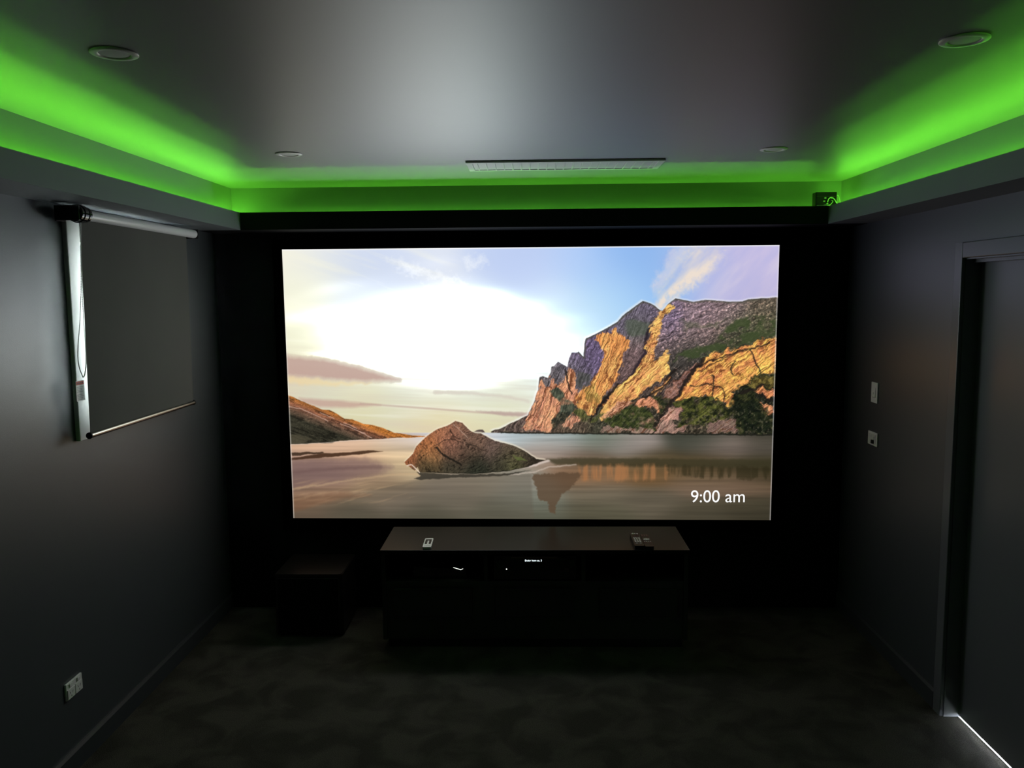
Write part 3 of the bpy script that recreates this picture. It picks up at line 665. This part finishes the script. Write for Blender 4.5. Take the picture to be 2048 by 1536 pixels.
# ------------------------------------------------------------------ roller blind
XF = XL+.072
rb = thing('roller_blind', 'dark grey blockout roller blind pulled down over the left wall window', 'blind', (XL, 3.76, 1.34))
obj('tube', lathe(new(), [(.006, 0), (.0185, 0), (.0215, .003), (.0215, 1.046), (.0185, 1.052), (.006, 1.052)], (XF+.021, 3.285, 2.226), 'Y', 40), 'tube', rb, smooth=True)
bm = new(); NYf, NZf = 24, 30; rows = []
for j in range(NZf+1):
    z = 1.350 + (2.232-1.350)*j/NZf; row = []
    for i in range(NYf+1):
        s = i/NYf; y = 3.255+.020*j/NZf + (4.272-3.255)*s
        x = XF + .0015*math.sin(s*9+j*.12) + .001*math.sin(s*17-j*.2)
        row.append((bm.verts.new((x, y, z)), bm.verts.new((x-.0009, y, z))))
    rows.append(row)
for j in range(NZf):
    for i in range(NYf):
        for k, fl in ((0, 0), (1, 1)):
            q_ = [rows[j][i][k], rows[j][i+1][k], rows[j+1][i+1][k], rows[j+1][i][k]]
            bm.faces.new(q_ if fl else q_[::-1]).material_index = k
for j in range(NZf):
    for i in (0, NYf): bm.faces.new([rows[j][i][0], rows[j+1][i][0], rows[j+1][i][1], rows[j][i][1]])
for i in range(NYf):
    for j in (0, NZf): bm.faces.new([rows[j][i][0], rows[j][i+1][0], rows[j][i+1][1], rows[j][i][1]])
bmesh.ops.recalc_face_normals(bm, faces=bm.faces)
obj('fabric', bm, 'fabric', rb, smooth=True).data.materials.append(M['backing'])
rail = obj('bottom_rail', lathe(new(), [(.0001, 0), (.0105, 0), (.0115, .001), (.0115, 1.021), (.0105, 1.022), (.0001, 1.022)], (XF, 3.250, 1.345), 'Y', 28), 'chrome', rb, smooth=True)
for yy in (3.242, 4.269):
    obj('end_cap', lathe(new(), [(.0001, 0), (.012, 0), (.0135, .002), (.0135, .008), (.012, .010), (.0001, .010)], (XF, yy, 1.345), 'Y', 24), 'black', rail, smooth=True)
bm = new()
box(bm, XL+.020, XL+.024, 3.193, 3.262, 2.196, 2.256, bev=.001); box(bm, XL+.020, XF+.045, 3.193, 3.200, 2.198, 2.256, bev=.002)
br = obj('clutch_bracket', bm, 'gloss_black', rb)
bm = new()
lathe(bm, [(.0001, 0), (.028, 0), (.033, .004), (.033, .020), (.036, .022), (.036, .045), (.032, .048), (.028, .060), (.031, .064), (.031, .078), (.024, .083), (.0001, .083)], (XF+.021, 3.202, 2.226), 'Y', 36)
obj('clutch_wheel', bm, 'gloss_black', br, smooth=True)
bm = new()
box(bm, XL+.020, XL+.024, 4.21, 4.255, 2.20, 2.25, bev=.001); box(bm, XL+.004, XF+.042, 4.340, 4.345, 2.202, 2.250, bev=.002); box(bm, XL+.001, XL+.022, 4.263, 4.345, 2.215, 2.245)
obj('end_bracket', bm, 'black', rb)
# bead chain: two strands meeting in a loop
def strand(pts, n):
    P = [Vector(p) for p in pts]; out = []
    for k in range(n):
        f_ = k/(n-1)*(len(P)-1); a = min(int(f_), len(P)-2); s = f_-a
        p0, p1, p2, p3 = P[max(a-1, 0)], P[a], P[a+1], P[min(a+2, len(P)-1)]
        out.append(.5*((2*p1)+(p2-p0)*s+(2*p0-5*p1+4*p2-p3)*s*s+(3*p1-p0-3*p2+p3)*s**3))
    return out
xc = XL+.098
path = strand([(xc, 3.232, 2.200), (xc, 3.222, 2.06), (xc, 3.208, 1.93), (xc-.004, 3.190, 1.80), (xc-.006, 3.168, 1.70), (xc-.004, 3.163, 1.64), (xc, 3.176, 1.598), (xc, 3.182, 1.590),
               (xc+.002, 3.190, 1.598), (xc+.002, 3.205, 1.64), (xc+.002, 3.210, 1.72), (xc, 3.213, 1.84), (xc, 3.219, 1.98), (xc, 3.226, 2.10), (xc, 3.240, 2.205)], 290)
bm = new()
for p in path: bmesh.ops.create_icosphere(bm, subdivisions=1, radius=.0024, matrix=Matrix.Translation(p))
tube(bm, path, .0007, 5)
obj('bead_chain', bm, 'white', rb, smooth=True)
tg = obj('warning_tag', bx(XL+.052, XL+.0532, 3.206, 3.266, 1.489, 1.570, bev=.0003), 'white', rb)
tg['label'] = 'small white safety tag with a red header'
obj('tag_header', bx(XL+.0532, XL+.0536, 3.209, 3.263, 1.554, 1.568), 'red', tg)
bm = new()
for k in range(4): lathe(bm, [(.0001, 0), (.0032, 0), (.0032, .0003), (.0001, .0003)], (XL+.0536, 3.218+k*.012, 1.561), 'X', 12)
obj('tag_symbols', bm, 'black', tg)
bm = new()
for k in range(9):
    if k != 4: box(bm, XL+.0532, XL+.0534, 3.211, 3.257-.004*(k % 3), 1.545-.0062*k-.0008, 1.545-.0062*k+.0008)
obj('tag_print', bm, 'print', tg)

# ------------------------------------------------------------------ wall plates
ls = thing('light_switch', 'narrow upright white switch plate on the right wall, upper of two plates', 'light switch', (XR, 4.430, 1.36))
obj('plate', bx(XR-.008, XR, 4.390, 4.470, 1.304, 1.414, bev=.0025), 'white', ls)
rk = obj('rocker', prism(new(), [(XR-.008, 1.333), (XR-.0125, 1.336), (XR-.0095, 1.385), (XR-.008, 1.385)], 'Y', 4.411, 4.449), 'white', ls)
obj('indicator', bx(XR-.0128, XR-.0112, 4.427, 4.433, 1.350, 1.361), 'grey_key', rk)
wp = thing('wall_control', 'square-looking white wall plate with a dark toggle, below the switch on the right wall', 'wall plate', (XR, 4.430, 1.11))
obj('plate', bx(XR-.008, XR, 4.370, 4.490, 1.073, 1.146, bev=.0025), 'white', wp)
obj('inset', bx(XR-.010, XR-.008, 4.385, 4.475, 1.083, 1.136, bev=.001), 'lens', wp)
obj('toggle', bx(XR-.020, XR-.010, 4.404, 4.424, 1.086, 1.106, bev=.002), 'black', wp)
obj('slider', bx(XR-.0135, XR-.010, 4.398, 4.406, 1.108, 1.126, bev=.001), 'grey_key', wp)
obj('mark', bx(XR-.0112, XR-.010, 4.440, 4.452, 1.118, 1.126), 'grey_key', wp)

po = thing('power_outlet', 'white double power outlet low on the left wall near the floor', 'power outlet', (XL, 3.130, .34))
oy0, oy1, oz0, oz1 = 3.072, 3.188, .305, .374
obj('plate', bx(XL, XL+.009, oy0, oy1, oz0, oz1, bev=.003), 'white', po)
for yc in (3.102, 3.158):
    sk = obj('socket_face', bx(XL+.009, XL+.0125, yc-.025, yc+.025, .308, .349, bev=.0015), 'white', po)
    bm = new()
    box(bm, XL+.0125, XL+.0128, yc-.0015, yc+.0015, .314, .321)
    for s in (-1, 1):
        b2 = prism(new(), [(yc+s*.0065-.0012, .328), (yc+s*.0065+.0012, .328), (yc+s*.0105+.0012, .337), (yc+s*.0105-.0012, .337)], 'X', XL+.0125, XL+.0128)
        me_ = bpy.data.meshes.new('slot_part'); b2.to_mesh(me_); b2.free(); bm.from_mesh(me_); bpy.data.meshes.remove(me_)
    obj('slots', bm, 'black', sk)
    rk = obj('rocker', bx(XL+.009, XL+.0135, yc-.010, yc+.010, .354, .369, bev=.0015), 'white', po)

# ------------------------------------------------------------------ media console
CX0, CX1, CY0, CY1, CZ = -.824, .818, 4.250, 4.695, .550
tc_ = thing('media_console', 'long low black media console with open shelf and three drawers below the screen', 'cabinet', (0, 4.47, 0))
obj('top', bx(CX0, CX1, CY0, CY1, CZ-.024, CZ, bev=.0015), 'console_top', tc_)
for x0, x1 in ((CX0+.004, CX0+.026), (CX1-.026, CX1-.004)):
    obj('side_panel', bx(x0, x1, CY0+.012, CY1-.004, .05, CZ-.024), 'console', tc_)
for x0 in (-.272, .250):
    obj('divider', bx(x0, x0+.020, CY0+.022, CY1-.010, .372, CZ-.024), 'console', tc_)
obj('shelf', bx(CX0+.026, CX1-.026, CY0+.016, CY1-.006, .352, .372), 'console', tc_)
obj('back_panel', bx(CX0+.026, CX1-.026, CY1-.010, CY1-.004, .05, CZ-.024), 'console', tc_)
obj('face_frame', bx(CX0+.026, CX1-.026, CY0+.022, CY1-.012, .052, .352), 'console', tc_)
obj('plinth', bx(CX0+.03, CX1-.03, CY0+.04, CY1-.03, 0, .052), 'black', tc_)
for x0, x1 in ((-.756, -.336), (-.212, .205), (.342, .760)):
    dr = obj('drawer', bx(x0, x1, CY0+.008, CY0+.022, .180, .335, bev=.002), 'drawer', tc_)
    obj('finger_groove', bx(x0+.12, x1-.12, CY0+.0065, CY0+.008, .322, .328), 'black', dr)

rv = thing('receiver', 'black amplifier with a small lit text display in the console middle bay', 'amplifier', (0, 4.45, .372))
obj('body', bx(-.218, .218, 4.285, 4.62, .384, .508, bev=.003), 'black', rv)
for x, y in ((-.18, 4.31), (.18, 4.31), (-.18, 4.58), (.18, 4.58)):
    obj('foot', lathe(new(), [(.018, 0), (.020, .012)], (x, y, .372), 'Z', 20), 'black', rv, smooth=True)
fp = obj('front_panel', bx(-.220, .220, 4.277, 4.285, .382, .509, bev=.002), 'gloss_black', rv)
obj('top_strip', bx(-.126, .121, 4.2755, 4.277, .497, .505), 'dark_key', rv)
obj('display_window', bx(-.075, .075, 4.2762, 4.277, .476, .492), 'gloss_black', rv)
text_obj('display_text', 'Endor hom os. 2', .0135, 'display', fp, Matrix.Translation((-.053, 4.2758, .4805)) @ FACE_CAM, extrude=.0002, sx=1.0)
obj('power_light', lathe(new(), [(.0035, 0), (.0028, -.0015), (.0001, -.002)], (-.151, 4.277, .437), 'Y', 16), 'indicator', rv)
obj('button_row', bx(.126, .182, 4.2755, 4.277, .424, .429), 'dark_key', rv)
obj('emblem_plate', bx(.158, .182, 4.2755, 4.277, .434, .441), 'dark_key', rv)
for x in (-.185, .19):
    obj('knob', lathe(new(), [(.022, 0), (.022, -.012), (.019, -.015), (.0001, -.015)], (x, 4.277, .470 if x > 0 else .470), 'Y', 32), 'black', rv, smooth=True)

gc = thing('game_console', 'flat black console box with a bright tick-shaped light in the left bay', 'game console', (-.50, 4.46, .372))
obj('case', prism(new(), [(-.655, .372), (-.365, .372), (-.375, .428), (-.655, .438)], 'Y', 4.31, 4.60), 'gloss_black', gc)
bm = prism(new(), [(-.440, .4345), (-.400, .4215), (-.387, .4275), (-.386, .4295), (-.400, .4245), (-.438, .4362)], 'Y', 4.3075, 4.31)
obj('tick_light', bm, 'indicator', gc)

# things on the console top
wr = thing('remote_control', 'small white remote with a black button pad on the console top, left end', 'remote control', (-.579, 4.35, CZ), 'remotes on the console')
def slanted(poly, z0, z1, m, par, name, dx=0., y0=4.27, bev=True):
    # outline in x,y; the piece lies slightly turned: shear of x with y is a small rotation
    bm = new(); a = dx; c, s = math.cos(a), math.sin(a)
    px, py = par.location.x, par.location.y
    prism(bm, [(px+c*(x)-s*(y), py+s*(x)+c*(y)) for x, y in poly], 'Z', z0, z1)
    return obj(name, bm, m, par)
RA = math.radians(2)
slanted(rrect(-.023, .023, -.080, .080, .009), CZ, CZ+.011, 'white', wr, 'body', RA)
slanted(rrect(-.0165, .0165, .038, .056, .004), CZ+.011, CZ+.0125, 'black', wr, 'button', RA)
slanted(rrect(-.0165, -.0045, -.024, .038, .004), CZ+.011, CZ+.0125, 'black', wr, 'button', RA)
slanted(rrect(.005, .0165, -.024, .038, .004), CZ+.011, CZ+.0125, 'black', wr, 'button', RA)
slanted(rrect(-.016, .016, -.058, -.034, .003), CZ+.011, CZ+.0115, 'lens', wr, 'label_area', RA)

r1_ = thing('remote_control', 'black remote crowded with grey keys on the console top, left of the pair', 'remote control', (.556, 4.380, CZ), 'remotes on the console')
slanted(rrect(-.026, .026, -.118, .118, .008), CZ, CZ+.020, 'black', r1_, 'body', 0)
rows_ = [(.105, 3, .006), (.094, 4, .003), (.082, 4, .003), (.066, 4, .003), (.050, 4, .003), (.030, 4, .005), (.012, 3, .006), (-.006, 3, .006), (-.024, 3, .005), (-.045, 3, .009), (-.075, 2, .004)]
for yy, n, hh in rows_:
    for k in range(n):
        xx = -.019 + .038*(k+.5)/n; ww = .038/n*.36
        slanted(rrect(xx-ww, xx+ww, yy-hh, yy+hh, .001, 2), CZ+.020, CZ+.0215, 'grey_key' if (n != 4 or yy in (.094, .030)) else 'dark_key', r1_, 'key')
r2_ = thing('remote_control', 'black remote with a round dial on the console top, right of the pair', 'remote control', (.608, 4.372, CZ), 'remotes on the console')
slanted(rrect(-.023, .023, -.116, .112, .008), CZ, CZ+.018, 'black', r2_, 'body', 0)
for k in range(3): slanted(rrect(-.0155+k*.013-.0028, -.0155+k*.013+.0028, .058, .096, .002, 2), CZ+.018, CZ+.0195, 'dark_key', r2_, 'key')
bm = new(); NN = 28
ra = [[bm.verts.new((.608+r_*math.cos(2*math.pi*k/NN), 4.382+r_*1.0*math.sin(2*math.pi*k/NN), z)) for k in range(NN)] for r_, z in ((.0175, CZ+.018), (.0165, CZ+.0198), (.0115, CZ+.0198), (.0105, CZ+.018))]
for a, b_ in zip(ra, ra[1:]+ra[:1]):
    for k in range(NN): bm.faces.new((a[k], a[(k+1) % NN], b_[(k+1) % NN], b_[k]))
bmesh.ops.recalc_face_normals(bm, faces=bm.faces)
obj('dial', bm, 'grey_key', r2_, smooth=True)
obj('dial_centre', lathe(new(), [(.006, 0), (.0055, .0018)], (.608, 4.382, CZ+.018), 'Z', 20), 'grey_key', r2_)
for yy in (-.030, -.050):
    for k in range(4):
        slanted(rrect(-.0155+k*.0103-.003, -.0155+k*.0103+.003, yy-.004, yy+.004, .001, 2), CZ+.018, CZ+.0192, 'grey_key' if yy > -.04 else 'dark_key', r2_, 'key')

# ------------------------------------------------------------------ subwoofer
sw = thing('subwoofer', 'black cube subwoofer on the carpet left of the media console', 'subwoofer', (-1.262, 4.59, 0))
bm = prism(new(), rrect(-1.452, -1.072, 4.412, 4.780, .022, 5), 'Z', .018, .360)
bmesh.ops.bevel(bm, geom=[e for e in bm.edges if abs(e.verts[0].co.z-e.verts[1].co.z) < 1e-5], offset=.004, segments=2, affect='EDGES')
obj('cabinet', bm, 'subtop', sw)
obj('grille', bx(-1.432, -1.092, 4.400, 4.413, .040, .340, bev=.004), 'cloth', sw)
for x in (-1.42, -1.10):
    for y in (4.45, 4.74):
        obj('foot', lathe(new(), [(.016, 0), (.020, .018)], (x, y, 0), 'Z', 20), 'black', sw, smooth=True)
